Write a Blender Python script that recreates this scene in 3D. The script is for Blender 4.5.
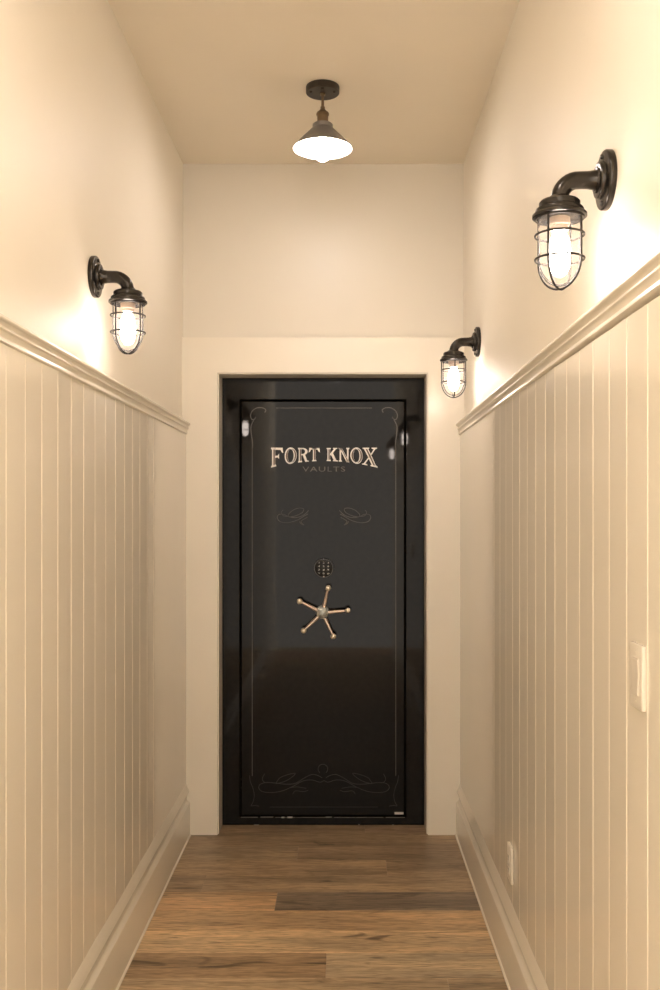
import bpy, bmesh, math, random
from mathutils import Vector, Matrix, Euler

random.seed(7)
S = bpy.context.scene
for o in list(bpy.data.objects):
    bpy.data.objects.remove(o)
C = S.collection
PI = math.pi

# ------------------------------------------------------------------ camera
EYE = 1.486
FPX = 960.0
cd = bpy.data.cameras.new('camera')
cd.sensor_fit = 'VERTICAL'
cd.sensor_height = 36.0
cd.lens = 36.0 * FPX / 990.0
cd.shift_x = -13.5 / 990.0
cd.shift_y = 17.0 / 990.0
cd.clip_start = 0.02
cam = bpy.data.objects.new('camera', cd)
cam.location = (0, 0, EYE)
cam.rotation_euler = (PI / 2, 0, 0)
C.objects.link(cam)
S.camera = cam

# ------------------------------------------------------------------ world, exposure
FILL_BACK, FILL_EAST, FILL_WEST = 0.62, 2.6, 0.9
W = bpy.data.worlds.new('world')
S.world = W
W.use_nodes = True
bg = W.node_tree.nodes['Background']
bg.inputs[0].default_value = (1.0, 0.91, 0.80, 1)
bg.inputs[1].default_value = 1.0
# world shaped as added fill: bright at the sides, dim where the door mirrors
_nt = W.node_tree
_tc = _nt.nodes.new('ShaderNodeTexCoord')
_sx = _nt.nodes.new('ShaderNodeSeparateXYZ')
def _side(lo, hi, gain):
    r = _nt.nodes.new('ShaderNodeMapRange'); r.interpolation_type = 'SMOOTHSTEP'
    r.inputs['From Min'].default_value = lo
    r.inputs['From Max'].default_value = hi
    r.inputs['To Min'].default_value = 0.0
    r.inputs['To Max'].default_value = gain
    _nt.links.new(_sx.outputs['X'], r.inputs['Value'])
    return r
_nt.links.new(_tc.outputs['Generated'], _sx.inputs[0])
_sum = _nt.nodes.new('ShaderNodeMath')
_a2 = _nt.nodes.new('ShaderNodeMath'); _a2.inputs[1].default_value = FILL_BACK
_nt.links.new(_side(0.16, 0.45, FILL_EAST).outputs[0], _sum.inputs[0])
_nt.links.new(_side(-0.16, -0.45, FILL_WEST).outputs[0], _sum.inputs[1])
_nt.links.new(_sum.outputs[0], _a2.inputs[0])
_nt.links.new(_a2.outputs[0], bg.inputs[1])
S.view_settings.view_transform = 'Standard'
S.view_settings.look = 'None'
S.view_settings.gamma = 1.0
S.view_settings.use_curve_mapping = False
S.view_settings.exposure = 2.32
WALL_BULB = 11.5       # emission of the caged bulbs
CEIL_BULB = 35.0       # emission of the ceiling bulb
FILL_BULB = 46.0      # bulbs of the added fill lamps, out of view
BULB_COL = (1.0, 0.90, 0.86)

# ------------------------------------------------------------------ materials
def mat(name, base, rough=0.5, metal=0.0, spec=0.5, coat=0.0, coat_rough=0.05):
    m = bpy.data.materials.new(name)
    m.use_nodes = True
    b = m.node_tree.nodes['Principled BSDF']
    b.inputs['Base Color'].default_value = (*base, 1)
    b.inputs['Roughness'].default_value = rough
    b.inputs['Metallic'].default_value = metal
    b.inputs['Specular IOR Level'].default_value = spec
    b.inputs['Coat Weight'].default_value = coat
    b.inputs['Coat Roughness'].default_value = coat_rough
    return m

def add_noise(m, scale=(1, 1, 1), nscale=8.0, amount=0.06, bump=0.0, bump_scale=120.0, rough_var=0.0):
    """a slight tone variation over the base colour, and a fine bump"""
    nt = m.node_tree
    b = nt.nodes['Principled BSDF']
    tc = nt.nodes.new('ShaderNodeTexCoord')
    mp = nt.nodes.new('ShaderNodeMapping')
    mp.inputs['Scale'].default_value = scale
    nt.links.new(tc.outputs['Object'], mp.inputs['Vector'])
    n = nt.nodes.new('ShaderNodeTexNoise')
    n.inputs['Scale'].default_value = nscale
    n.inputs['Detail'].default_value = 5
    nt.links.new(mp.outputs[0], n.inputs['Vector'])
    base = b.inputs['Base Color'].default_value[:]
    r = nt.nodes.new('ShaderNodeValToRGB')
    r.color_ramp.elements[0].position = 0.3
    r.color_ramp.elements[1].position = 0.7
    r.color_ramp.elements[0].color = (*[c * (1 - amount) for c in base[:3]], 1)
    r.color_ramp.elements[1].color = (*[min(1, c * (1 + amount)) for c in base[:3]], 1)
    nt.links.new(n.outputs['Fac'], r.inputs[0])
    nt.links.new(r.outputs[0], b.inputs['Base Color'])
    if bump:
        n2 = nt.nodes.new('ShaderNodeTexNoise')
        n2.inputs['Scale'].default_value = bump_scale
        n2.inputs['Detail'].default_value = 3
        nt.links.new(tc.outputs['Object'], n2.inputs['Vector'])
        bp = nt.nodes.new('ShaderNodeBump')
        bp.inputs['Strength'].default_value = bump
        bp.inputs['Distance'].default_value = 0.002
        nt.links.new(n2.outputs['Fac'], bp.inputs['Height'])
        nt.links.new(bp.outputs[0], b.inputs['Normal'])
    return m

PAINT = (0.82, 0.755, 0.638)
M = {}
M['wall'] = add_noise(mat('cream wall paint', PAINT, 0.50, spec=0.4), nscale=2.0, amount=0.012, bump=0.10, bump_scale=60)
M['panel'] = add_noise(mat('cream panelling enamel', PAINT, 0.12), nscale=3.0, amount=0.012, bump=0.02, bump_scale=9)
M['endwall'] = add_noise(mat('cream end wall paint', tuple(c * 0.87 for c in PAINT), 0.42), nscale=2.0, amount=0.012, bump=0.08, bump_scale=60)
M['trim'] = add_noise(mat('cream trim enamel', PAINT, 0.26), nscale=3.0, amount=0.012)
M['ceil'] = add_noise(mat('flat cream ceiling paint', (0.86, 0.78, 0.645), 0.8, spec=0.2), nscale=2.0, amount=0.015, bump=0.08, bump_scale=90)
M['black'] = add_noise(mat('gloss black enamel', (0.0090, 0.0078, 0.0066), 0.035, spec=0.15), nscale=40, amount=0.25)
M['gap'] = mat('black rubber seal', (0.004, 0.004, 0.004), 0.9, spec=0.1)
M['stripe'] = mat('silver grey pinstripe', (0.10, 0.09, 0.077), 0.45, 0.2)
M['scroll'] = mat('shaded grey scroll paint', (0.024, 0.022, 0.019), 0.5, 0.1)  # lower scrollwork and border darkened to paint in the weaker light there
M['letter'] = mat('silver letter leaf', (0.74, 0.69, 0.64), 0.4, 0.15)
M['letterin'] = mat('bronze letter inlay', (0.12, 0.085, 0.06), 0.45, 0.15)
M['vaults'] = mat('grey letter paint', (0.11, 0.10, 0.085), 0.5, 0.1)
M['bronze'] = add_noise(mat('dark bronze metal', (0.036, 0.031, 0.026), 0.24, 0.7), nscale=30, amount=0.25, bump=0.05, bump_scale=200)
M['wire'] = mat('black bronze wire', (0.020, 0.016, 0.012), 0.5, 0.3, spec=0.3)
M['iron'] = add_noise(mat('matt blackened iron', (0.045, 0.036, 0.028), 0.5, 0.4), nscale=30, amount=0.2)
M['wheel'] = add_noise(mat('polished antique bronze', (0.62, 0.50, 0.41), 0.32, 0.65), nscale=30, amount=0.1)
M['ball'] = mat('pale brass', (0.80, 0.71, 0.56), 0.28, 0.5)
M['hub'] = add_noise(mat('grey brushed nickel', (0.30, 0.30, 0.27), 0.4, 0.9), nscale=60, amount=0.2)
M['brass'] = mat('aged brass', (0.22, 0.155, 0.095), 0.4, 0.7)
M['porcelain'] = mat('tan ceramic socket', (0.55, 0.42, 0.30), 0.4)
M['keybody'] = mat('charcoal plastic', (0.006, 0.006, 0.006), 0.3, spec=0.2)
M['key'] = mat('dark grey key rubber', (0.020, 0.019, 0.018), 0.45, spec=0.2)
M['keymark'] = mat('pale key print', (0.80, 0.75, 0.70), 0.5)
M['chrome'] = mat('dark chrome ring', (0.13, 0.125, 0.12), 0.3, 0.9)
M['plastic'] = mat('white plastic', (0.72, 0.66, 0.56), 0.32)
M['slot'] = mat('dark slot', (0.05, 0.04, 0.035), 0.6)
M['label'] = mat('silver label', (0.62, 0.58, 0.52), 0.4, 0.2)
M['shade'] = add_noise(mat('grey galvanised shade', (0.26, 0.245, 0.235), 0.42, 0.35), nscale=20, amount=0.15)
M['shadein'] = mat('white enamel shade lining', (0.42, 0.40, 0.36), 0.5)
M['chip'] = mat('bare worn steel', (0.55, 0.50, 0.44), 0.4, 0.4)

def glass_mat():
    m = bpy.data.materials.new('clear glass')
    m.use_nodes = True
    nt = m.node_tree
    nt.nodes.clear()
    out = nt.nodes.new('ShaderNodeOutputMaterial')
    t = nt.nodes.new('ShaderNodeBsdfTransparent')
    t.inputs[0].default_value = (0.97, 0.95, 0.92, 1)
    g = nt.nodes.new('ShaderNodeBsdfGlossy')
    g.inputs['Roughness'].default_value = 0.06
    lw = nt.nodes.new('ShaderNodeLayerWeight')
    lw.inputs[0].default_value = 0.05
    mx = nt.nodes.new('ShaderNodeMixShader')
    nt.links.new(lw.outputs['Fresnel'], mx.inputs[0])
    tr = nt.nodes.new('ShaderNodeBsdfTranslucent')
    tr.inputs[0].default_value = (1.0, 0.93, 0.86, 1)
    m2 = nt.nodes.new('ShaderNodeMixShader')
    m2.inputs[0].default_value = 0.014
    nt.links.new(t.outputs[0], m2.inputs[1])
    nt.links.new(tr.outputs[0], m2.inputs[2])
    nt.links.new(m2.outputs[0], mx.inputs[1])
    nt.links.new(g.outputs[0], mx.inputs[2])
    nt.links.new(mx.outputs[0], out.inputs[0])
    return m
M['glass'] = glass_mat()

def emit(name, col, s):
    m = bpy.data.materials.new(name)
    m.use_nodes = True
    nt = m.node_tree
    nt.nodes.clear()
    out = nt.nodes.new('ShaderNodeOutputMaterial')
    e = nt.nodes.new('ShaderNodeEmission')
    e.inputs[0].default_value = (*col, 1)
    e.inputs[1].default_value = s
    nt.links.new(e.outputs[0], out.inputs[0])
    return m
M['bulb'] = emit('lit caged bulb', BULB_COL, WALL_BULB)
M['ceilbulb'] = emit('lit ceiling bulb', BULB_COL, CEIL_BULB)

def wood():
    m = bpy.data.materials.new('rustic oak plank flooring')
    m.use_nodes = True
    nt = m.node_tree
    N, L = nt.nodes, nt.links
    b = N['Principled BSDF']
    b.inputs['Roughness'].default_value = 0.42
    tone = N.new('ShaderNodeAttribute'); tone.attribute_name = 'plank_tone'
    off = N.new('ShaderNodeAttribute'); off.attribute_name = 'plank_offset'
    tc = N.new('ShaderNodeTexCoord')
    add = N.new('ShaderNodeVectorMath'); add.operation = 'ADD'
    L.new(tc.outputs['Object'], add.inputs[0]); L.new(off.outputs['Vector'], add.inputs[1])
    def noise(sc, scale, detail=6, dist=0.0):
        mp = N.new('ShaderNodeMapping'); mp.inputs['Scale'].default_value = sc
        L.new(add.outputs[0], mp.inputs['Vector'])
        n = N.new('ShaderNodeTexNoise'); n.inputs['Scale'].default_value = scale
        n.inputs['Detail'].default_value = detail; n.inputs['Distortion'].default_value = dist
        L.new(mp.outputs[0], n.inputs['Vector'])
        return n
    def ramp(src, p0, c0, p1, c1):
        r = N.new('ShaderNodeValToRGB')
        r.color_ramp.elements[0].position = p0; r.color_ramp.elements[0].color = (*c0, 1)
        r.color_ramp.elements[1].position = p1; r.color_ramp.elements[1].color = (*c1, 1)
        L.new(src, r.inputs[0]); return r
    def mul(a, c):
        x = N.new('ShaderNodeMix'); x.data_type = 'RGBA'; x.blend_type = 'MULTIPLY'
        x.inputs[0].default_value = 1.0
        L.new(a, x.inputs[6]); L.new(c, x.inputs[7]); return x.outputs[2]
    broad = noise((0.9, 9, 1), 1.6, 4, 0.6)
    fine = noise((5.0, 62, 1), 2.6, 10, 0.9)
    streak = noise((0.9, 22, 1), 1.5, 8, 1.6)
    blotch = noise((2.0, 6, 1), 2.3, 3, 0.8)
    c = mul(tone.outputs['Color'], ramp(broad.outputs['Fac'], 0.32, (0.66, 0.66, 0.68), 0.68, (1.25, 1.22, 1.18)).outputs[0])
    c = mul(c, ramp(fine.outputs['Fac'], 0.34, (0.58, 0.56, 0.54), 0.58, (1.12, 1.12, 1.12)).outputs[0])
    c = mul(c, ramp(streak.outputs['Fac'], 0.29, (0.30, 0.27, 0.25), 0.37, (1, 1, 1)).outputs[0])
    c = mul(c, ramp(blotch.outputs['Fac'], 0.26, (0.40, 0.38, 0.37), 0.36, (1, 1, 1)).outputs[0])
    L.new(c, b.inputs['Base Color'])
    bp = N.new('ShaderNodeBump'); bp.inputs['Strength'].default_value = 0.25; bp.inputs['Distance'].default_value = 0.001
    L.new(fine.outputs['Fac'], bp.inputs['Height']); L.new(bp.outputs[0], b.inputs['Normal'])
    return m
M['wood'] = wood()
M['base'] = add_noise(mat('cream baseboard enamel', PAINT, 0.14), nscale=3.0, amount=0.012)

# ------------------------------------------------------------------ mesh helpers
def obj(name, bm, m, parent=None, loc=(0, 0, 0), smooth=None):
    bmesh.ops.recalc_face_normals(bm, faces=bm.faces)
    me = bpy.data.meshes.new(name)
    bm.to_mesh(me)
    bm.free()
    for x in (m if isinstance(m, (list, tuple)) else [m]):
        me.materials.append(x)
    if smooth:
        me.shade_smooth()
        me.set_sharp_from_angle(angle=math.radians(smooth))
    o = bpy.data.objects.new(name, me)
    o.location = loc
    C.objects.link(o)
    if parent:
        o.parent = parent
    return o

def thing(name, label, cat, loc=(0, 0, 0), rotz=0.0, group=None):
    o = bpy.data.objects.new(name, None)
    o.empty_display_size = 0.05
    o.location = loc
    o.rotation_euler = (0, 0, rotz)
    C.objects.link(o)
    o['label'] = label
    o['category'] = cat
    if group:
        o['group'] = group
    return o

def struct(name, bm, m, smooth=None, label=None):
    o = obj(name, bm, m, smooth=smooth)
    o['kind'] = 'structure'
    if label:
        o['label'] = label
    return o

def add_box(bm, lo, hi, bevel=0.0, seg=2):
    vs = [bm.verts.new((x, y, z)) for x in (lo[0], hi[0]) for y in (lo[1], hi[1]) for z in (lo[2], hi[2])]
    q = [(0, 1, 3, 2), (4, 6, 7, 5), (0, 4, 5, 1), (2, 3, 7, 6), (0, 2, 6, 4), (1, 5, 7, 3)]
    fs = [bm.faces.new([vs[i] for i in f]) for f in q]
    if bevel:
        es = list({e for f in fs for e in f.edges})
        bmesh.ops.bevel(bm, geom=es, offset=bevel, segments=seg, profile=0.5, affect='EDGES')
    return bm

def box(lo, hi, bevel=0.0, seg=2):
    return add_box(bmesh.new(), lo, hi, bevel, seg)

def add_prism(bm, prof, axis, a, b):
    """extrude a closed 2-D outline; axis 'y': prof=(x,z), 'x': prof=(y,z)"""
    def P(p, t):
        return (p[0], t, p[1]) if axis == 'y' else (t, p[0], p[1])
    A = [bm.verts.new(P(p, a)) for p in prof]
    B = [bm.verts.new(P(p, b)) for p in prof]
    n = len(prof)
    for i in range(n):
        bm.faces.new([A[i], A[(i + 1) % n], B[(i + 1) % n], B[i]])
    bm.faces.new(A)
    bm.faces.new(B[::-1])
    return bm

def prism(prof, axis, a, b):
    return add_prism(bmesh.new(), prof, axis, a, b)

def add_lathe(bm, prof, n=32, center=(0, 0, 0), axis='z', close=False):
    """prof: (r, h) from one end to the other; r=0 closes to a point"""
    rings = []
    for r, h in prof:
        ring = []
        if r < 1e-6:
            v = [(0, 0, h)]
        else:
            v = [(r * math.cos(2 * PI * i / n), r * math.sin(2 * PI * i / n), h) for i in range(n)]
        for p in v:
            if axis == 'x':
                p = (p[2], p[0], p[1])
            elif axis == 'y':
                p = (p[0], p[2], p[1])
            ring.append(bm.verts.new(Vector(p) + Vector(center)))
        rings.append(ring)
    pairs = list(zip(rings, rings[1:]))
    if close:
        pairs.append((rings[-1], rings[0]))
    for a, b in pairs:
        for i in range(n):
            j = (i + 1) % n
            if len(a) == 1 and len(b) == 1:
                continue
            if len(a) == 1:
                bm.faces.new([a[0], b[i], b[j]])
            elif len(b) == 1:
                bm.faces.new([a[i], a[j], b[0]])
            else:
                bm.faces.new([a[i], a[j], b[j], b[i]])
    if not close:
        for ring in (rings[0], rings[-1]):
            if len(ring) > 1:
                bm.faces.new(ring)
    return bm

def lathe(prof, n=32, center=(0, 0, 0), axis='z', close=False):
    return add_lathe(bmesh.new(), prof, n, center, axis, close)

def add_tube(bm, pts, rad, n=10, closed=False):
    pts = [Vector(p) for p in pts]
    m = len(pts)
    rads = rad if isinstance(rad, (list, tuple)) else [rad] * m
    rings, up = [], None
    for i, p in enumerate(pts):
        if closed:
            t = (pts[(i + 1) % m] - pts[i - 1]).normalized()
        else:
            t = (pts[min(i + 1, m - 1)] - pts[max(i - 1, 0)]).normalized()
        if up is None:
            up = Vector((0, 0, 1)) if abs(t.z) < 0.9 else Vector((1, 0, 0))
        u = (up - t * up.dot(t)).normalized()
        up = u
        v = t.cross(u)
        rings.append([bm.verts.new(p + (u * math.cos(2 * PI * k / n) + v * math.sin(2 * PI * k / n)) * rads[i]) for k in range(n)])
    for i in range(m if closed else m - 1):
        a, b = rings[i], rings[(i + 1) % m]
        for k in range(n):
            bm.faces.new([a[k], a[(k + 1) % n], b[(k + 1) % n], b[k]])
    if not closed:
        bm.faces.new(rings[0])
        bm.faces.new(rings[-1])
    return bm

def tube(pts, rad, n=10, closed=False):
    return add_tube(bmesh.new(), pts, rad, n, closed)

def spline(pts, k=6):
    out, n = [], len(pts)
    for i in range(n - 1):
        p0, p1, p2, p3 = pts[max(i - 1, 0)], pts[i], pts[i + 1], pts[min(i + 2, n - 1)]
        for s in range(k):
            t = s / k
            out.append(tuple(0.5 * (2 * b + (c - a) * t + (2 * a - 5 * b + 4 * c - d) * t * t + (3 * b - a - 3 * c + d) * t ** 3)
                             for a, b, c, d in zip(p0, p1, p2, p3)))
    out.append(tuple(pts[-1]))
    return out

# ------------------------------------------------------------------ the hall (camera looks along +y)
XL, XR = -0.744, 0.556          # painted walls
PT = 0.020                      # panelling stands this proud of them
YE, YC, YB = 4.45, 4.416, -1.2  # end wall, casing face, back of the hall
H = 3.10
OX0, OX1, OZ = -0.5805, 0.3887, 2.127   # door opening

# floor: one mesh of planks, each with its own tone
PITCH, P0 = 0.1728, 3.062
tones = {  # row -> joints and tones
    0: ([-0.057], [(0.235, 0.150, 0.082), (0.300, 0.215, 0.130)]),
    1: ([], [(0.390, 0.262, 0.145)]),
    2: ([], [(0.330, 0.208, 0.110)]),
    3: ([-0.258], [(0.360, 0.220, 0.115), (0.160, 0.112, 0.074)]),
    4: ([-0.56], [(0.232, 0.153, 0.088), (0.255, 0.170, 0.098)]),
    5: ([0.18], [(0.240, 0.158, 0.090), (0.215, 0.142, 0.083)]),
    6: ([-0.20], [(0.235, 0.160, 0.094), (0.205, 0.135, 0.080)]),
    7: ([], [(0.215, 0.142, 0.082)]),
    8: ([0.1], [(0.215, 0.142, 0.082), (0.2, 0.13, 0.078)]),
    -1: ([0.33], [(0.270, 0.185, 0.108), (0.245, 0.165, 0.095)]),
}
fb = bmesh.new()
tl = fb.loops.layers.float_color.new('plank_tone')
ol = fb.faces.layers.float_vector.new('plank_offset')
FX0, FX1 = XL - 0.1, XR + 0.1
for r in range(int((YB - 0.2 - P0) / PITCH) - 1, 10):
    y0, y1 = P0 + r * PITCH, P0 + (r + 1) * PITCH
    if r in tones:
        js, ts = tones[r]
    else:
        js = [random.uniform(-0.6, 0.45)]
        ts = [tuple(c * random.uniform(0.8, 1.15) for c in (0.27, 0.18, 0.103)) for _ in range(2)]
    xs = [FX0] + js + [FX1]
    for k in range(len(xs) - 1):
        a, b, g = xs[k], xs[k + 1], 0.0009
        top = [fb.verts.new(p) for p in ((a + g, y0 + g, 0), (b - g, y0 + g, 0), (b - g, y1 - g, 0), (a + g, y1 - g, 0))]
        low = [fb.verts.new(p) for p in ((a, y0, -0.0014), (b, y0, -0.0014), (b, y1, -0.0014), (a, y1, -0.0014))]
        dep = [fb.verts.new(p) for p in ((a, y0, -0.03), (b, y0, -0.03), (b, y1, -0.03), (a, y1, -0.03))]
        fs = [fb.faces.new(top), fb.faces.new(dep[::-1])]
        for i in range(4):
            j = (i + 1) % 4
            fs.append(fb.faces.new([low[i], low[j], top[j], top[i]]))
            fs.append(fb.faces.new([dep[i], dep[j], low[j], low[i]]))
        offv = (random.uniform(-30, 30), random.uniform(-30, 30), random.uniform(-5, 5))
        for f in fs:
            f[ol] = offv
            for lp in f.loops:
                lp[tl] = (min(1, ts[k][0] * 1.78), min(1, ts[k][1] * 1.93), min(1, ts[k][2] * 2.05), 1)
struct('floor', fb, M['wood'], label='rustic brown oak plank floor laid across the hall')

struct('ceiling', box((XL - 0.1, YB - 0.1, H), (XR + 0.1, YE + 0.5, H + 0.1)), M['ceil'], label='flat cream ceiling')
struct('wall_left', box((XL - 0.1, YB - 0.1, -0.03), (XL, YE + 0.5, H)), M['wall'], label='cream wall on the left')
struct('wall_right', box((XR, YB - 0.1, -0.03), (XR + 0.1, YE + 0.5, H)), M['wall'], label='cream wall on the right')
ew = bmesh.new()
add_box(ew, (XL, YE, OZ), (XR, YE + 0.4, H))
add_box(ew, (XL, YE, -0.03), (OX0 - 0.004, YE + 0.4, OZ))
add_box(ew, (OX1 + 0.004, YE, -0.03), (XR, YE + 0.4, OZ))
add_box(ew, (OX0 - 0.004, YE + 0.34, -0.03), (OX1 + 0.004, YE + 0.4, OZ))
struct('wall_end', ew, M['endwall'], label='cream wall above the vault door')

# door casing: one U of flat boards with the jamb behind it
cs = bmesh.new()
HT = 2.289
add_prism_y = [(XL, 0), (OX0, 0), (OX0, OZ), (OX1, OZ), (OX1, 0), (XR, 0), (XR, HT - 0.003), (XR, HT), (XL, HT), (XL, HT - 0.003)]
add_prism(cs, add_prism_y, 'y', YC, YE)
JT = 0.005   # jamb boards set in a little from the casing's edge
add_box(cs, (OX0 - 0.004, YC + 0.014, 0), (OX0 + JT, YE + 0.22, OZ + 0.004))
add_box(cs, (OX1 - JT, YC + 0.014, 0), (OX1 + 0.004, YE + 0.22, OZ + 0.004))
add_box(cs, (OX0 + JT, YC + 0.014, OZ - JT), (OX1 - JT, YE + 0.22, OZ + 0.004))
struct('trim_5', cs, M['trim'], label='wide flat cream casing round the vault door')

# V-groove panelling
def panelling(side, y_phase, y_end, name, label):
    pitch, gw, gd = 0.1235, 0.0036, (0.0026 if side < 0 else 0.0013)
    rnd = random.Random(11 + side)
    xw = XL if side < 0 else XR
    def X(p):
        return xw - side * p
    pts, y = [], y_phase - pitch * int((y_phase - YB) / pitch)
    pts.append((YB, PT))
    while y < y_end:
        e0 = rnd.uniform(-0.0013, 0.0013)
        e1 = e0 + rnd.uniform(-0.0004, 0.0004) * (1 if side < 0 else 0.4)
        pts += [(y - gw, PT + e0), (y - gw * 0.45, PT - 0.0006 + e0), (y, PT - gd), (y + gw * 0.45, PT - 0.0006 + e1), (y + gw, PT + e1)]
        y += pitch
    pts.append((YC, PT))
    b = bmesh.new()
    z0, z1 = 0.20, (1.86 if side < 0 else 1.853)
    lo = [b.verts.new((X(p), yy, z0)) for yy, p in pts]
    hi = [b.verts.new((X(p), yy, z1)) for yy, p in pts]
    for i in range(len(pts) - 1):
        b.faces.new([lo[i], lo[i + 1], hi[i + 1], hi[i]])
    bl = [b.verts.new((X(0), yy, z)) for yy, z in ((YB, z0), (YC, z0), (YC, z1), (YB, z1))]
    b.faces.new(bl)
    b.faces.new(lo + [bl[1], bl[0]])
    b.faces.new(hi[::-1] + [bl[3], bl[2]])
    b.faces.new([lo[0], hi[0], bl[3], bl[0]])
    b.faces.new([lo[-1], bl[1], bl[2], hi[-1]])
    return struct(name, b, M['panel'], label=label)
panelling(-1, 2.060, 3.70, 'trim_1', 'cream vertical board panelling on the left wall')
panelling(1, 1.690, 3.50, 'trim_2', 'cream vertical board panelling on the right wall')

def arc(cx, cz, r, a0, a1, n=5):
    return [(cx + r * math.cos(math.radians(a0 + (a1 - a0) * i / n)), cz + r * math.sin(math.radians(a0 + (a1 - a0) * i / n))) for i in range(n + 1)]

rail = ([(0, 1.8965), (0.033, 1.8965)] + arc(0.034, 1.8905, 0.006, 80, -80) +
        [(0.0325, 1.8835), (0.030, 1.880)] + [(0.0285, 1.8765), (0.0285, 1.8755)] + arc(0.0285, 1.8715, 0.0038, 80, -80) +
        [(0.0275, 1.866), (0.0255, 1.860), (0.0245, 1.855), (0.0262, 1.8535), (0.0262, 1.8465), (0.022, 1.8435), (0, 1.8435)])
base = ([(0, 0), (0.0440, 0), (0.0440, 0.0030), (0.0380, 0.0075), (0.0380, 0.1480), (0.0370, 0.1510), (0.0300, 0.1570), (0.0245, 0.1610),
         (0.0235, 0.1640), (0.0235, 0.1880), (0.0260, 0.1935), (0.0310, 0.1965)] + arc(0.0310, 0.1998, 0.0033, -80, 40, 4) +
        [(0.0315, 0.2090), (0.0275, 0.2190), (0.0240, 0.2260), (0.0215, 0.2340), (0.0190, 0.2375), (0, 0.2385)])
for side, nm in ((-1, 'left'), (1, 'right')):
    xw = XL if side < 0 else XR
    ro = struct('trim_3' if side < 0 else 'trim_4', prism([(xw - side * p, z) for p, z in rail], 'y', YB, YC), M['trim'], smooth=50,
           label='cream moulded chair rail on the %s wall' % nm)
    if side > 0:   # this rail was fixed a little out of level
        for v in ro.data.vertices:
            v.co.z += 0.0090 * (YC - v.co.y) - 0.004
    struct('baseboard_' + nm, prism([(xw - side * p, z) for p, z in base], 'y', YB, YC), M['base'], smooth=50,
           label='tall cream moulded baseboard on the %s wall' % nm)

# ------------------------------------------------------------------ the vault door
YF = 4.552            # face of frame
YD = 4.556            # face of door leaf
s2 = YD / FPX
def D(px, py):
    return ((px - 343.5) * s2, EYE - (py - 512) * s2)
door = thing('vault_door', 'glossy black steel vault door with five-spoke handwheel at the end of the hall', 'vault door', (-0.098, YD, 0))
door['kind'] = 'thing'
DL = Vector(door.location)
def dobj(name, bm, m, parent=None, smooth=None):
    """part modelled in world coordinates, moved into the frame of the door"""
    bmesh.ops.translate(bm, verts=bm.verts, vec=-DL)
    return obj(name, bm, m, parent or door, smooth=smooth)

dx0, dx1, dz0, dz1 = -0.4866, 0.2905, 0.045, 2.013
fr = bmesh.new()
fx0, fx1, fz1 = OX0 + 0.0058, OX1 - 0.0058, OZ - 0.0058
g = 0.005
def loop(x0, x1, z0, z1, y):
    return [fr.verts.new(p) for p in ((x0, y, z0), (x1, y, z0), (x1, y, z1), (x0, y, z1))]
e = 0.0035
ix0, ix1, iz0, iz1 = dx0 - g, dx1 + g, dz0 - g, dz1 + g
L8 = [loop(fx0, fx1, 0.001, fz1, YF + 0.09), loop(fx0, fx1, 0.001, fz1, YF + e), loop(fx0 + e * 0.3, fx1 - e * 0.3, 0.001 + e * 0.3, fz1 - e * 0.3, YF + e * 0.3),
      loop(fx0 + e, fx1 - e, 0.001 + e, fz1 - e, YF),
      loop(ix0 - e, ix1 + e, iz0 - e, iz1 + e, YF), loop(ix0 - e * 0.3, ix1 + e * 0.3, iz0 - e * 0.3, iz1 + e * 0.3, YF + e * 0.3),
      loop(ix0, ix1, iz0, iz1, YF + e), loop(ix0, ix1, iz0, iz1, YF + 0.09)]
for p, q in zip(L8, L8[1:] + L8[:1]):
    for i in range(4):
        j = (i + 1) % 4
        fr.faces.new([p[i], p[j], q[j], q[i]])
dframe = dobj('door_frame', fr, M['black'])
dobj('seal', box((dx0 - g - 0.002, YF + 0.04, dz0 - g - 0.002), (dx1 + g + 0.002, YF + 0.05, dz1 + g + 0.002)), M['gap'], dframe)
leaf = dobj('door_panel', box((dx0, YD, dz0), (dx1, YF + 0.0399, dz1), 0.005, 3), M['black'])

# worn steel edge below the leaf, and paint chips along the foot of the frame
st = bmesh.new()
x = dx0
while x < dx1 - 0.01:
    w = random.uniform(0.02, 0.14)
    add_box(st, (x, YF - 0.0006, dz0 - g - 0.0035), (min(x + w, dx1), YF + 0.006, dz0 - g - 0.0035 + random.uniform(0.0012, 0.004)))
    x += w + random.uniform(0.0, 0.012)
dobj('worn_edge', st, mat('worn grey edge', (0.16, 0.145, 0.125), 0.45, 0.2), dframe)
for cx_, cy_, w, h in ((256.5, 825.2, 5.0, 1.3), (290, 817.2, 5, 1.0), (283, 817.3, 3, 0.8), (359, 824.6, 1.2, 1.0), (393, 824.8, 1.2, 0.8)):
    X, Z = D(cx_, cy_)
    dobj('paint_chip', box((X - w * s2 / 2, YF - 0.0008, max(0.0015, Z - h * s2 / 2)), (X + w * s2 / 2, YF + 0.003, Z + h * s2 / 2 + 0.001)), M['chip'], dframe)

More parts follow.
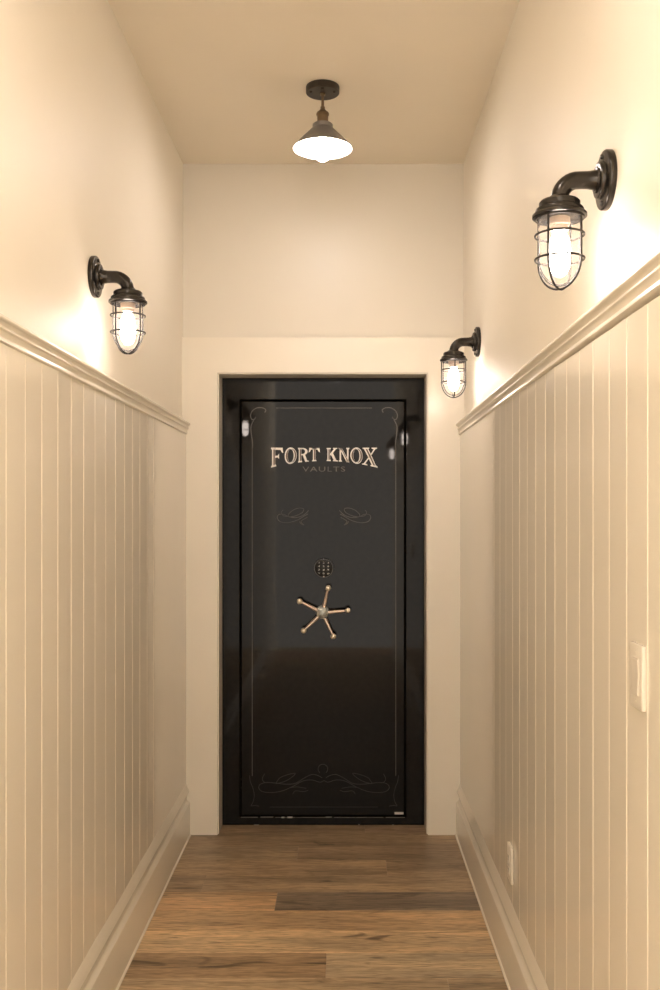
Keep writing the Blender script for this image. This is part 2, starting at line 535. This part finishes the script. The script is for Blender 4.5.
def ribbon(bm, pix, w):
    """a thin raised line along pixel-space points of the door drawing"""
    P = [Vector(D(*p)) for p in pix]
    n = len(P)
    L_, R_ = [], []
    for i in range(n):
        t = P[min(i + 1, n - 1)] - P[max(i - 1, 0)]
        t = t.normalized() if t.length > 1e-9 else Vector((1, 0))
        nn = Vector((-t.y, t.x)) * w / 2
        L_.append(P[i] + nn)
        R_.append(P[i] - nn)
    y0, y1 = YD - 0.0006, YD + 0.0004
    fl = [[bm.verts.new((p.x, y, p.y)) for p in side] for side in (L_, R_) for y in (y0, y1)]
    a, b, c, d = fl   # left front, left back, right front, right back
    for i in range(n - 1):
        bm.faces.new([a[i], a[i + 1], c[i + 1], c[i]])
        bm.faces.new([a[i], b[i], b[i + 1], a[i + 1]])
        bm.faces.new([c[i], c[i + 1], d[i + 1], d[i]])
    bm.faces.new([a[0], c[0], d[0], b[0]])
    bm.faces.new([a[-1], b[-1], d[-1], c[-1]])
CX = 324.0
def both(bm, pts, w, k=6):
    s = spline(pts, k)
    ribbon(bm, s, w)
    ribbon(bm, [(2 * CX - x, y) for x, y in s], w)

def px(pts, ox, oy, z):
    return [(ox + x / z, oy + y / z) for x, y in pts]

b = bmesh.new()
ribbon(b, [(276, 408), (372, 408)], 0.0030)
both(b, [(252.2, 447), (252.2, 560), (252.2, 680), (252.2, 776)], 0.0030, 1)
both(b, px([(96, 68), (100, 58), (88, 50), (66, 50), (48, 62), (41, 80), (47, 95), (58, 92), (62, 84)], 240, 395, 3.88), 0.0042)
both(b, px([(62, 84), (52, 100), (43, 122), (44, 150), (48, 182), (48, 205)], 240, 395, 3.88), 0.0042)
dobj('border_stripe', b, M['stripe'], leaf)
def mirrored(pts, flip, w, bm, k=6):
    q = spline(pts, k)
    ribbon(bm, [(2 * CX - x, y) if flip else (x, y) for x, y in q], w)
M['scroll2'] = mat('grey scroll paint', (0.060, 0.054, 0.047), 0.5, 0.1)
for flip in (False, True):
    b = bmesh.new()
    for pts, w in (([(617, 208), (590, 194), (560, 190), (520, 208), (470, 238), (415, 243), (360, 237), (310, 234), (278, 243), (268, 262), (285, 282), (330, 289), (390, 282), (450, 258), (510, 226), (560, 220), (605, 232), (627, 222)], 0.0032),
                   ([(362, 238), (385, 208), (430, 190), (470, 184), (440, 212), (400, 232), (362, 240)], 0.0028),
                   ([(300, 186), (288, 212), (296, 230), (316, 236)], 0.0028),
                   ([(438, 262), (480, 258), (530, 266)], 0.0026), ([(455, 298), (470, 280), (515, 284), (540, 276)], 0.0026)):
        mirrored(px(pts, 210, 740, 5.5), flip, w, b)
    mirrored(px([(218, 195), (222, 230), (235, 262), (243, 300), (240, 330), (232, 350), (226, 362), (246, 360), (270, 364)], 210, 740, 5.5), flip, 0.0030, b)
    dobj('lower_scrollwork', b, M['scroll'], leaf)
    b = bmesh.new()
    for pts, w in (([(232, 62), (205, 88), (165, 104), (120, 102), (80, 86), (52, 88), (44, 108), (62, 130), (105, 136), (160, 122), (205, 96), (228, 84)], 0.0036),
                   ([(78, 60), (68, 74), (80, 94), (108, 98), (112, 84), (140, 60), (176, 48), (202, 54), (192, 76), (150, 96), (112, 102)], 0.0032),
                   ([(176, 128), (186, 142), (204, 150), (186, 128), (224, 104)], 0.0030)):
        mirrored(px(pts, 270, 500, 6), flip, w, b)
    dobj('scrollwork', b, M['scroll2'], leaf)
b = bmesh.new()
ribbon(b, [(270, 807), (378, 807)], 0.0026)
ribbon(b, [(322.9 + 4.8 * math.cos(t), 769 - 4.8 * math.sin(t)) for t in [math.radians(-50 + 280 * i / 24) for i in range(25)]], 0.0030)
dobj('lower_border', b, M['scroll'], leaf)

# ---- lettering: Tuscan capitals, straight along the top and arched along the foot
def glyphs():
    def stem(x0, x1, y0=0.0, y1=1.0, fl=0.07):
        # a flared upright with spur serifs
        return [[(x0, y0 + 0.13), (x0 - fl, y0 + 0.06), (x0 - fl, y0), (x1 + fl, y0), (x1 + fl, y0 + 0.06), (x1, y0 + 0.13),
                 (x1, y1 - 0.13), (x1 + fl, y1 - 0.06), (x1 + fl, y1), (x0 - fl, y1), (x0 - fl, y1 - 0.06), (x0, y1 - 0.13)]]
    def ring(cx, cy, rx, ry, tx, ty, n=28, a0=0, a1=360):
        out = []
        for i in range(n):
            p, q = (math.radians(a0 + (a1 - a0) * k / n) for k in (i, i + 1))
            out.append([(cx + rx * math.cos(p), cy + ry * math.sin(p)), (cx + rx * math.cos(q), cy + ry * math.sin(q)),
                        (cx + (rx - tx) * math.cos(q), cy + (ry - ty) * math.sin(q)), (cx + (rx - tx) * math.cos(p), cy + (ry - ty) * math.sin(p))])
        return out
    G = {}
    G['F'] = (stem(0.13, 0.36) + [[(0.36, 0.89), (0.36, 1.0), (0.90, 1.0), (0.94, 0.68), (0.84, 0.74), (0.74, 0.87)],
              [(0.36, 0.47), (0.36, 0.57), (0.55, 0.57), (0.64, 0.68), (0.64, 0.36), (0.55, 0.47)]], [[(0.19, 0.10), (0.31, 0.10), (0.31, 0.90), (0.19, 0.90)]])
    G['O'] = (ring(0.5, 0.5, 0.48, 0.52, 0.24, 0.11), ring(0.5, 0.5, 0.42, 0.45, 0.13, 0.03, 12, 100, 260) + ring(0.5, 0.5, 0.42, 0.45, 0.13, 0.03, 12, -80, 80))
    G['R'] = (stem(0.12, 0.34) + ring(0.46, 0.74, 0.42, 0.26, 0.22, 0.09, 16, -90, 90) +
              [[(0.34, 0.91), (0.34, 1.0), (0.48, 1.0), (0.48, 0.91)], [(0.34, 0.48), (0.34, 0.57), (0.48, 0.57), (0.48, 0.48)],
               [(0.44, 0.52), (0.66, 0.52), (0.84, 0.10), (0.98, 0.06), (0.98, 0.0), (0.68, 0.0)]], [[(0.17, 0.10), (0.29, 0.10), (0.29, 0.90), (0.17, 0.90)]])
    G['T'] = (stem(0.38, 0.62) + [[(0.06, 1.0), (0.94, 1.0), (1.0, 0.66), (0.88, 0.72), (0.78, 0.88), (0.22, 0.88), (0.12, 0.72), (0.0, 0.66)]],
              [[(0.44, 0.10), (0.57, 0.10), (0.57, 0.88), (0.44, 0.88)]])
    G['K'] = (stem(0.11, 0.33) + [[(0.33, 0.42), (0.33, 0.56), (0.66, 0.92), (0.58, 0.95), (0.58, 1.0), (0.96, 1.0), (0.96, 0.95), (0.84, 0.91), (0.47, 0.50)],
              [(0.40, 0.50), (0.58, 0.62), (0.86, 0.10), (1.0, 0.06), (1.0, 0.0), (0.58, 0.0), (0.58, 0.06), (0.63, 0.10)]], [[(0.16, 0.10), (0.28, 0.10), (0.28, 0.90), (0.16, 0.90)]])
    G['N'] = (stem(0.12, 0.25) + stem(0.76, 0.89) + [[(0.0, 1.0), (0.30, 1.0), (0.86, 0.16), (0.86, 0.0), (0.72, 0.0), (0.14, 0.92)]],
              [[(0.22, 0.92), (0.32, 0.88), (0.80, 0.14), (0.74, 0.08)]])
    G['X'] = ([[(0.0, 1.0), (0.44, 1.0), (0.44, 0.95), (0.38, 0.92), (0.88, 0.10), (1.0, 0.06), (1.0, 0.0), (0.52, 0.0), (0.52, 0.06), (0.60, 0.09), (0.09, 0.92), (0.0, 0.95)],
               [(0.60, 1.0), (0.96, 1.0), (0.96, 0.95), (0.84, 0.91), (0.18, 0.09), (0.32, 0.05), (0.32, 0.0), (-0.04, 0.0), (-0.04, 0.05), (0.08, 0.09), (0.74, 0.91), (0.60, 0.95)]],
              [[(0.16, 0.92), (0.28, 0.92), (0.80, 0.08), (0.68, 0.08)]])
    return G
GL = glyphs()
def letters(bm, word, idx, y0, y1):
    for chx, a, c in word:
        for poly in GL[chx][idx]:
            q = []
            # cut long edges so that the arched foot bends them
            for i in range(len(poly)):
                p0, p1 = poly[i], poly[(i + 1) % len(poly)]
                for k in range(3):
                    q.append((p0[0] + (p1[0] - p0[0]) * k / 3, p0[1] + (p1[1] - p0[1]) * k / 3))
            pts = []
            for ux, uy in q:
                X = a + (c - a) * (ux + 0.03 * idx)
                foot = 461.0 + 6.9 * (abs(X - CX) / 54.0) ** 2.0
                top = 448.0 - 0.4 * (abs(X - CX) / 54.0)
                pts.append(D(X, foot + (top - foot) * uy))
            A = [bm.verts.new((p[0], y0, p[1])) for p in pts]
            B = [bm.verts.new((p[0], y1, p[1])) for p in pts]
            n = len(A)
            fs = [bm.faces.new([A[i], A[(i + 1) % n], B[(i + 1) % n], B[i]]) for i in range(n)]
            fs += [bm.faces.new(A), bm.faces.new(B[::-1])]
            for f in fs:
                f.material_index = idx
for word in ([('F', 270.3, 284.0), ('O', 284.4, 297.0), ('R', 297.4, 309.0), ('T', 308.6, 320.0)],
             [('K', 326.2, 337.8), ('N', 338.2, 349.8), ('O', 350.0, 362.8), ('X', 362.6, 377.6)]):
    b = bmesh.new()
    letters(b, word, 0, YD - 0.0010, YD + 0.0004)
    letters(b, word, 1, YD - 0.0016, YD - 0.0006)
    lt = dobj('lettering', b, [M['letter'], M['letterin']], leaf)
    lt['label'] = 'arched silver lettering'

def text_bm(body, x, z, height, y, xs=1.0, depth=0.001, spacing=1.0):
    """centred built-in lettering as a mesh facing -y, cap height given"""
    cu = bpy.data.curves.new('t', 'FONT')
    cu.body = body
    cu.align_x = 'CENTER'
    cu.space_character = spacing
    cu.extrude = 0.02
    cu.resolution_u = 3
    o = bpy.data.objects.new('t', cu)
    C.objects.link(o)
    bpy.context.view_layer.update()
    me = bpy.data.meshes.new_from_object(o.evaluated_get(bpy.context.evaluated_depsgraph_get()))
    bpy.data.objects.remove(o)
    bpy.data.curves.remove(cu)
    b = bmesh.new()
    b.from_mesh(me)
    bpy.data.meshes.remove(me)
    k = height / 0.70
    for v in b.verts:
        v.co = Vector((x + v.co.x * k * xs, y - (depth / 2) * (v.co.z / 0.02), z - height / 2 + v.co.y * k))
    return b
X, Z = D(324, 469)
dobj('lettering_line', text_bm('VAULTS', X, Z, 5.0 * s2, YD - 0.0002, xs=1.55, spacing=1.14), M['vaults'], leaf)
X, Z = D(399, 813.2)
dobj('maker_plate', box((X - 0.021, YD - 0.0015, Z - 0.0055), (X + 0.021, YD + 0.001, Z + 0.0055), 0.0006, 1), M['label'], leaf)

# ---- keypad
KX, KZ = (323.7 - 343.5) * 4.535 / FPX, EYE - (568.1 - 512) * 4.535 / FPX
kb = lathe([(0.0, YD - 0.022), (0.040, YD - 0.022), (0.0435, YD - 0.0205), (0.047, YD - 0.015), (0.048, YD - 0.002), (0.048, YD + 0.0005), (0.0, YD + 0.0005)], 40, (KX, 0, KZ), 'y')
kp = dobj('lock_keypad', kb, M['keybody'], smooth=40)
rg = [(KX + 0.0435 * math.cos(t), YD - 0.0205, KZ + 0.0435 * math.sin(t)) for t in [2 * PI * i / 40 for i in range(40)]]
dobj('keypad_ring', tube(rg, 0.0013, 6, True), M['chrome'], kp, smooth=60)
names = '123456789*0#'
for i in range(12):
    cx, cz = KX + (i % 3 - 1) * 0.0215, KZ + 0.0258 - (i // 3) * 0.0168
    k = dobj('key', box((cx - 0.0076, YD - 0.0250, cz - 0.0058), (cx + 0.0076, YD - 0.0215, cz + 0.0058), 0.0012, 2), M['key'], kp, smooth=40)
    t = text_bm(names[i], cx, cz, 0.0075, YD - 0.0251, xs=1.7, depth=0.0006)
    # print joins its key's mesh
    bmk = bmesh.new()
    bmk.from_mesh(k.data)
    n0 = len(bmk.faces)
    bmesh.ops.translate(t, verts=t.verts, vec=-DL)
    tm = bpy.data.meshes.new('t')
    t.to_mesh(tm); t.free()
    bmk.from_mesh(tm)
    bmk.faces.ensure_lookup_table()
    for f in list(bmk.faces)[n0:]:
        f.material_index = 1
        f.smooth = False
    bmk.to_mesh(k.data); bmk.free()
    bpy.data.meshes.remove(tm)
    k.data.materials.append(M['keymark'])
for dz, r in ((-0.0400, 0.0030), (0.0440, 0.0018)):
    dobj('indicator', lathe([(0, YD - 0.0235), (r * 0.7, YD - 0.0232), (r, YD - 0.0222), (r, YD - 0.0195), (0, YD - 0.0195)], 14, (KX, 0, KZ + dz), 'y'), M['keymark'], kp, smooth=40)

# ---- handwheel
YW = 4.508
sw = YW / FPX
HX, HZ = (322.4 - 343.5) * sw, EYE - (612.9 - 512) * sw
hw = dobj('handwheel', lathe([(0.0, YW - 0.0135), (0.0215, YW - 0.0130), (0.0240, YW - 0.0115), (0.0262, YW - 0.0115), (0.0285, YW - 0.008), (0.0290, YW), (0.0280, YW + 0.009), (0.022, YW + 0.014), (0.0155, YW + 0.018),
                              (0.0150, YD - 0.012), (0.030, YD - 0.010), (0.033, YD - 0.003), (0.033, YD + 0.0005), (0, YD + 0.0005)], 32, (HX, 0, HZ), 'y'), M['hub'], smooth=40)
for i, a in enumerate((76.7, 5.8, -64.6, -136.8, 152.5)):
    d = Vector((math.cos(math.radians(a)), 0, math.sin(math.radians(a))))
    c = Vector((HX, YW, HZ))
    p = [c + d * 0.018, c + d * 0.045 + Vector((0, -0.003, 0)), c + d * 0.080 + Vector((0, -0.006, 0)), c + d * 0.112 + Vector((0, -0.010, 0))]
    dobj('spoke', tube(p, [0.0095, 0.0086, 0.0070, 0.0055], 12), M['wheel'], hw, smooth=50)
    bc = c + d * 0.1205 + Vector((0, -0.011, 0))
    bb = bmesh.new()
    bmesh.ops.create_uvsphere(bb, u_segments=20, v_segments=12, radius=0.0138)
    bmesh.ops.translate(bb, verts=bb.verts, vec=bc)
    dobj('spoke_ball', bb, M['ball'], hw, smooth=80)

# ------------------------------------------------------------------ caged wall lamps
# local frame: the wall is the plane x = 0, the lamp reaches towards +x
REACH = 0.104
def make_lamp(label, loc, rotz):
    t = thing('wall_lamp', label, 'wall lamp', loc, rotz, 'caged bronze wall lamps along the hall')
    pl = obj('wall_plate', lathe([(0, 0.0), (0.060, 0.0), (0.0612, 0.0015), (0.0612, 0.012), (0.0595, 0.0145), (0.0565, 0.0155), (0.040, 0.0155), (0.0385, 0.0165),
                                  (0.0385, 0.0225), (0.0365, 0.0255), (0.032, 0.0265), (0.0270, 0.0265), (0.0255, 0.030), (0, 0.030)], 40, axis='x'), M['bronze'], t, smooth=40)
    for a in (90, 270):
        cy, cz = 0.049 * math.cos(math.radians(a)), 0.049 * math.sin(math.radians(a))
        obj('screw', lathe([(0, 0.0150), (0.0052, 0.0150), (0.0052, 0.0170), (0.0035, 0.0193), (0, 0.0199)], 12, (0, cy, cz), 'x'), M['bronze'], pl, smooth=40)
    pts, rad = [(0.024, 0, 0), (0.034, 0, 0), (0.046, 0, 0), (0.058, 0, 0)], [0.0235, 0.0200, 0.0182, 0.0180]
    R = 0.040
    for i in range(1, 10):
        a = PI / 2 * i / 9
        pts.append((REACH - R + R * math.sin(a), 0, -R + R * math.cos(a)))
        rad.append(0.0182)
    pts.append((REACH, 0, -0.047)); rad.append(0.0205)
    obj('pipe_elbow', tube(pts, rad, 20), M['bronze'], t, smooth=50)
    obj('lamp_cap', lathe([(0, -0.034), (0.0205, -0.034), (0.0235, -0.0375), (0.031, -0.041), (0.0395, -0.0435), (0.0425, -0.047), (0.0425, -0.056), (0.0455, -0.0585), (0.049, -0.0605),
                           (0.0505, -0.064), (0.0505, -0.068), (0.054, -0.070), (0.0565, -0.0725), (0.0565, -0.0775), (0.054, -0.079), (0, -0.079)], 40, (REACH, 0, 0)), M['bronze'], t, smooth=40)
    prof = [(0.0425, -0.0785), (0.0447, -0.084), (0.0450, -0.12), (0.0450, -0.165)]
    for i in range(1, 10):
        a = PI / 2 * i / 9
        prof.append((0.0450 * math.cos(a) if i < 9 else 0, -0.165 - 0.057 * math.sin(a)))
    inner = [(max(r - 0.0022, 0), z + (0.0022 if z < -0.165 else 0)) for r, z in prof]
    obj('glass_globe', lathe(prof + inner[::-1], 40, (REACH, 0, 0), close=False), M['glass'], t, smooth=60)
    sk = obj('lamp_socket', lathe([(0, -0.0785), (0.0215, -0.0785), (0.0215, -0.094), (0.0185, -0.0965), (0.0185, -0.105), (0, -0.105)], 24, (REACH, 0, 0)), M['porcelain'], t, smooth=40)
    obj('bulb', lathe([(0, -0.1045), (0.012, -0.105), (0.0135, -0.112), (0.0180, -0.122), (0.0215, -0.134), (0.0225, -0.150), (0.0222, -0.168), (0.0195, -0.184), (0.0135, -0.196), (0.006, -0.2015), (0, -0.2025)],
                      20, (REACH, 0, 0)), M['bulb'], t, smooth=60)
    # guard: its own origin on the lamp's axis, so that it can be turned
    gr, wr = 0.0493, 0.0024
    gd = obj('wire_guard', tube([(gr * math.cos(2 * PI * i / 40), gr * math.sin(2 * PI * i / 40), -0.0805) for i in range(40)], 0.0026, 8, True), M['wire'], t, (REACH, 0, 0), smooth=60)
    for z in (-0.1155, -0.1655):
        obj('guard_ring', tube([((gr + 0.001) * math.cos(2 * PI * i / 40), (gr + 0.001) * math.sin(2 * PI * i / 40), z) for i in range(40)], wr, 8, True), M['wire'], gd, smooth=60)
    for k in range(4):
        a = PI / 2 * k
        p = [(gr, -0.079), (gr, -0.11), (gr, -0.14), (gr, -0.165)]
        for i in range(1, 12):
            q = PI / 2 * i / 11
            p.append((gr * math.cos(q) + 0.0005, -0.165 - 0.063 * math.sin(q)))
        obj('guard_bar', tube([(r * math.cos(a), r * math.sin(a), z) for r, z in p], wr, 8), M['wire'], gd, smooth=60)
    return t

def copy_thing(root, label, loc, rotz):
    def cp(o, parent):
        c = o.copy()
        C.objects.link(c)
        c.parent = parent
        for k in list(o.children):
            cp(k, c)
        return c
    c = cp(root, None)
    c['label'] = label
    c.location = loc
    c.rotation_euler = (0, 0, rotz)
    return c

LZ = 2.184
near = make_lamp('caged bronze wall lamp on the right wall, the larger nearer one above the light switch', (XR, 2.008, LZ - 0.004), PI)
far = copy_thing(near, 'caged bronze wall lamp on the right wall, smaller, beside the vault door casing', (XR, 3.94, LZ), PI)
left = copy_thing(near, 'caged bronze wall lamp on the left wall, the only one there in view', (XL, 2.85, LZ), 0)
behind = copy_thing(near, 'caged bronze wall lamp on the right wall, seen only mirrored in the vault door', (XR, 0.10, LZ), PI)
def turn(t, deg):
    for c in t.children:
        if c.name.startswith('wire_guard'):
            c.rotation_euler = (0, 0, math.radians(deg))
# turn each guard so that its wires stand as seen from the camera
turn(near, 50); turn(far, 0); turn(left, 57.6); turn(behind, 20)

# ------------------------------------------------------------------ ceiling lamp
cl = thing('ceiling_lamp', 'grey cone-shaded ceiling lamp with a lit bulb, hanging before the vault door', 'ceiling lamp', (-0.079, 3.643, H), 0, 'cone-shaded ceiling lamps along the hall')
cn = obj('canopy', lathe([(0, 0), (0.0625, 0), (0.0635, -0.002), (0.0635, -0.0235), (0.061, -0.026), (0, -0.026)], 40), M['iron'], cl, smooth=40)
for a in (200, 270, 340):
    obj('screw', lathe([(0, -0.0255), (0.006, -0.0255), (0.006, -0.0285), (0.003, -0.031), (0, -0.0315)], 12, (0.047 * math.cos(math.radians(a)), 0.047 * math.sin(math.radians(a)), 0)), M['iron'], cn, smooth=40)
obj('stem', lathe([(0, -0.0255), (0.010, -0.0255), (0.010, -0.033), (0.0052, -0.035), (0.0052, -0.074), (0.0085, -0.077), (0.0085, -0.088), (0, -0.088)], 20), M['brass'], cl, smooth=40)
obj('lamp_socket', lathe([(0, -0.086), (0.009, -0.086), (0.014, -0.092), (0.0215, -0.098), (0.0245, -0.103), (0.0245, -0.108), (0.021, -0.110), (0.0205, -0.140), (0.024, -0.143), (0.024, -0.147), (0, -0.147)], 28),
    M['brass'], cl, smooth=40)
so = [(0.018, -0.1405), (0.0345, -0.1415), (0.0385, -0.145), (0.0385, -0.158), (0.0420, -0.161), (0.1130, -0.2325), (0.1145, -0.2345), (0.1145, -0.2365)]
si = [(0.1125, -0.2365), (0.1110, -0.2335), (0.0400, -0.1635), (0.018, -0.1600)]
sh = obj('lamp_shade', lathe(so + si, 56, close=True), M['shade'], cl, smooth=30)
sl = [(0.1118, -0.2360), (0.1100, -0.2345), (0.0390, -0.1645), (0.018, -0.1612), (0.018, -0.1603), (0.0397, -0.1633), (0.1108, -0.2335), (0.1122, -0.2358)]
o = obj('shade_lining', lathe(sl, 56, close=True), M['shadein'], sh, smooth=30)
o['label'] = 'white enamelled inside of the shade'
obj('bulb', lathe([(0, -0.150), (0.013, -0.150), (0.0135, -0.175), (0.018, -0.198), (0.0255, -0.219), (0.0305, -0.241), (0.0292, -0.260), (0.0215, -0.2745), (0.0105, -0.2815), (0, -0.2835)], 24), M['ceilbulb'], cl, smooth=60)

# two unseen ceiling lamps added for fill, with brighter bulbs than the real one
M['fillbulb'] = emit('added fill lamp bulb', BULB_COL, FILL_BULB)
for word, y in (('second', 1.50), ('third', -0.50)):
    c = copy_thing(cl, 'added fill lamp out of view, cone-shaded, %s from the vault door' % word, (-0.079, y, H), 0)
    for k in c.children:
        if k.name.startswith('bulb'):
            k.data = k.data.copy()
            k.data.materials[0] = M['fillbulb']

# ------------------------------------------------------------------ switch and outlet on the right panelling
XP = XR - PT
def plate(name, label, cat, y, z, w, h):
    t = thing(name, label, cat, (XP, y, z), 0)
    obj('cover_plate', box((-0.0085, -w / 2, -h / 2), (0.0, w / 2, h / 2), 0.0022, 3), M['plastic'], t, smooth=40)
    return t
sw_ = plate('light_switch', 'white rocker light switch on the right panelled wall', 'light switch', 1.733, 1.190, 0.071, 0.117)
def rocker():
    prof = [(-0.0080, 0.033), (-0.0092, 0.033), (-0.0108, 0.031), (-0.0094, 0.0), (-0.0112, -0.031), (-0.0092, -0.033), (-0.0080, -0.033)]
    b = bmesh.new()
    A = [b.verts.new((x, -0.0165, z)) for x, z in prof]
    B = [b.verts.new((x, 0.0165, z)) for x, z in prof]
    n = len(prof)
    for i in range(n):
        b.faces.new([A[i], A[(i + 1) % n], B[(i + 1) % n], B[i]])
    b.faces.new(A); b.faces.new(B[::-1])
    return b
obj('rocker', rocker(), M['plastic'], sw_, smooth=20)
for z in (0.044, -0.044):
    obj('screw', lathe([(0, -0.0093), (0.003, -0.0091), (0.0034, -0.0080), (0, -0.0080)], 12, (0, 0, z), 'x'), M['plastic'], sw_, smooth=40)
ou = plate('wall_outlet', 'white power outlet low on the right panelled wall above the baseboard', 'outlet', 3.060, 0.367, 0.071, 0.115)
for z in (0.020, -0.020):
    soc = obj('socket', box((-0.0112, -0.0165, z - 0.0135), (-0.0080, 0.0165, z + 0.0135), 0.0014, 2), M['plastic'], ou, smooth=40)
    sb = bmesh.new()
    for y in (-0.0065, 0.0065):
        add_box(sb, (-0.0115, y - 0.0011, z - 0.002), (-0.0105, y + 0.0011, z + 0.007))
    add_box(sb, (-0.0115, -0.0022, z - 0.0095), (-0.0105, 0.0022, z - 0.0055))
    obj('slot', sb, M['slot'], soc)
obj('screw', lathe([(0, -0.0093), (0.003, -0.0091), (0.0034, -0.0080), (0, -0.0080)], 12, (0, 0, 0), 'x'), M['plastic'], ou, smooth=40)
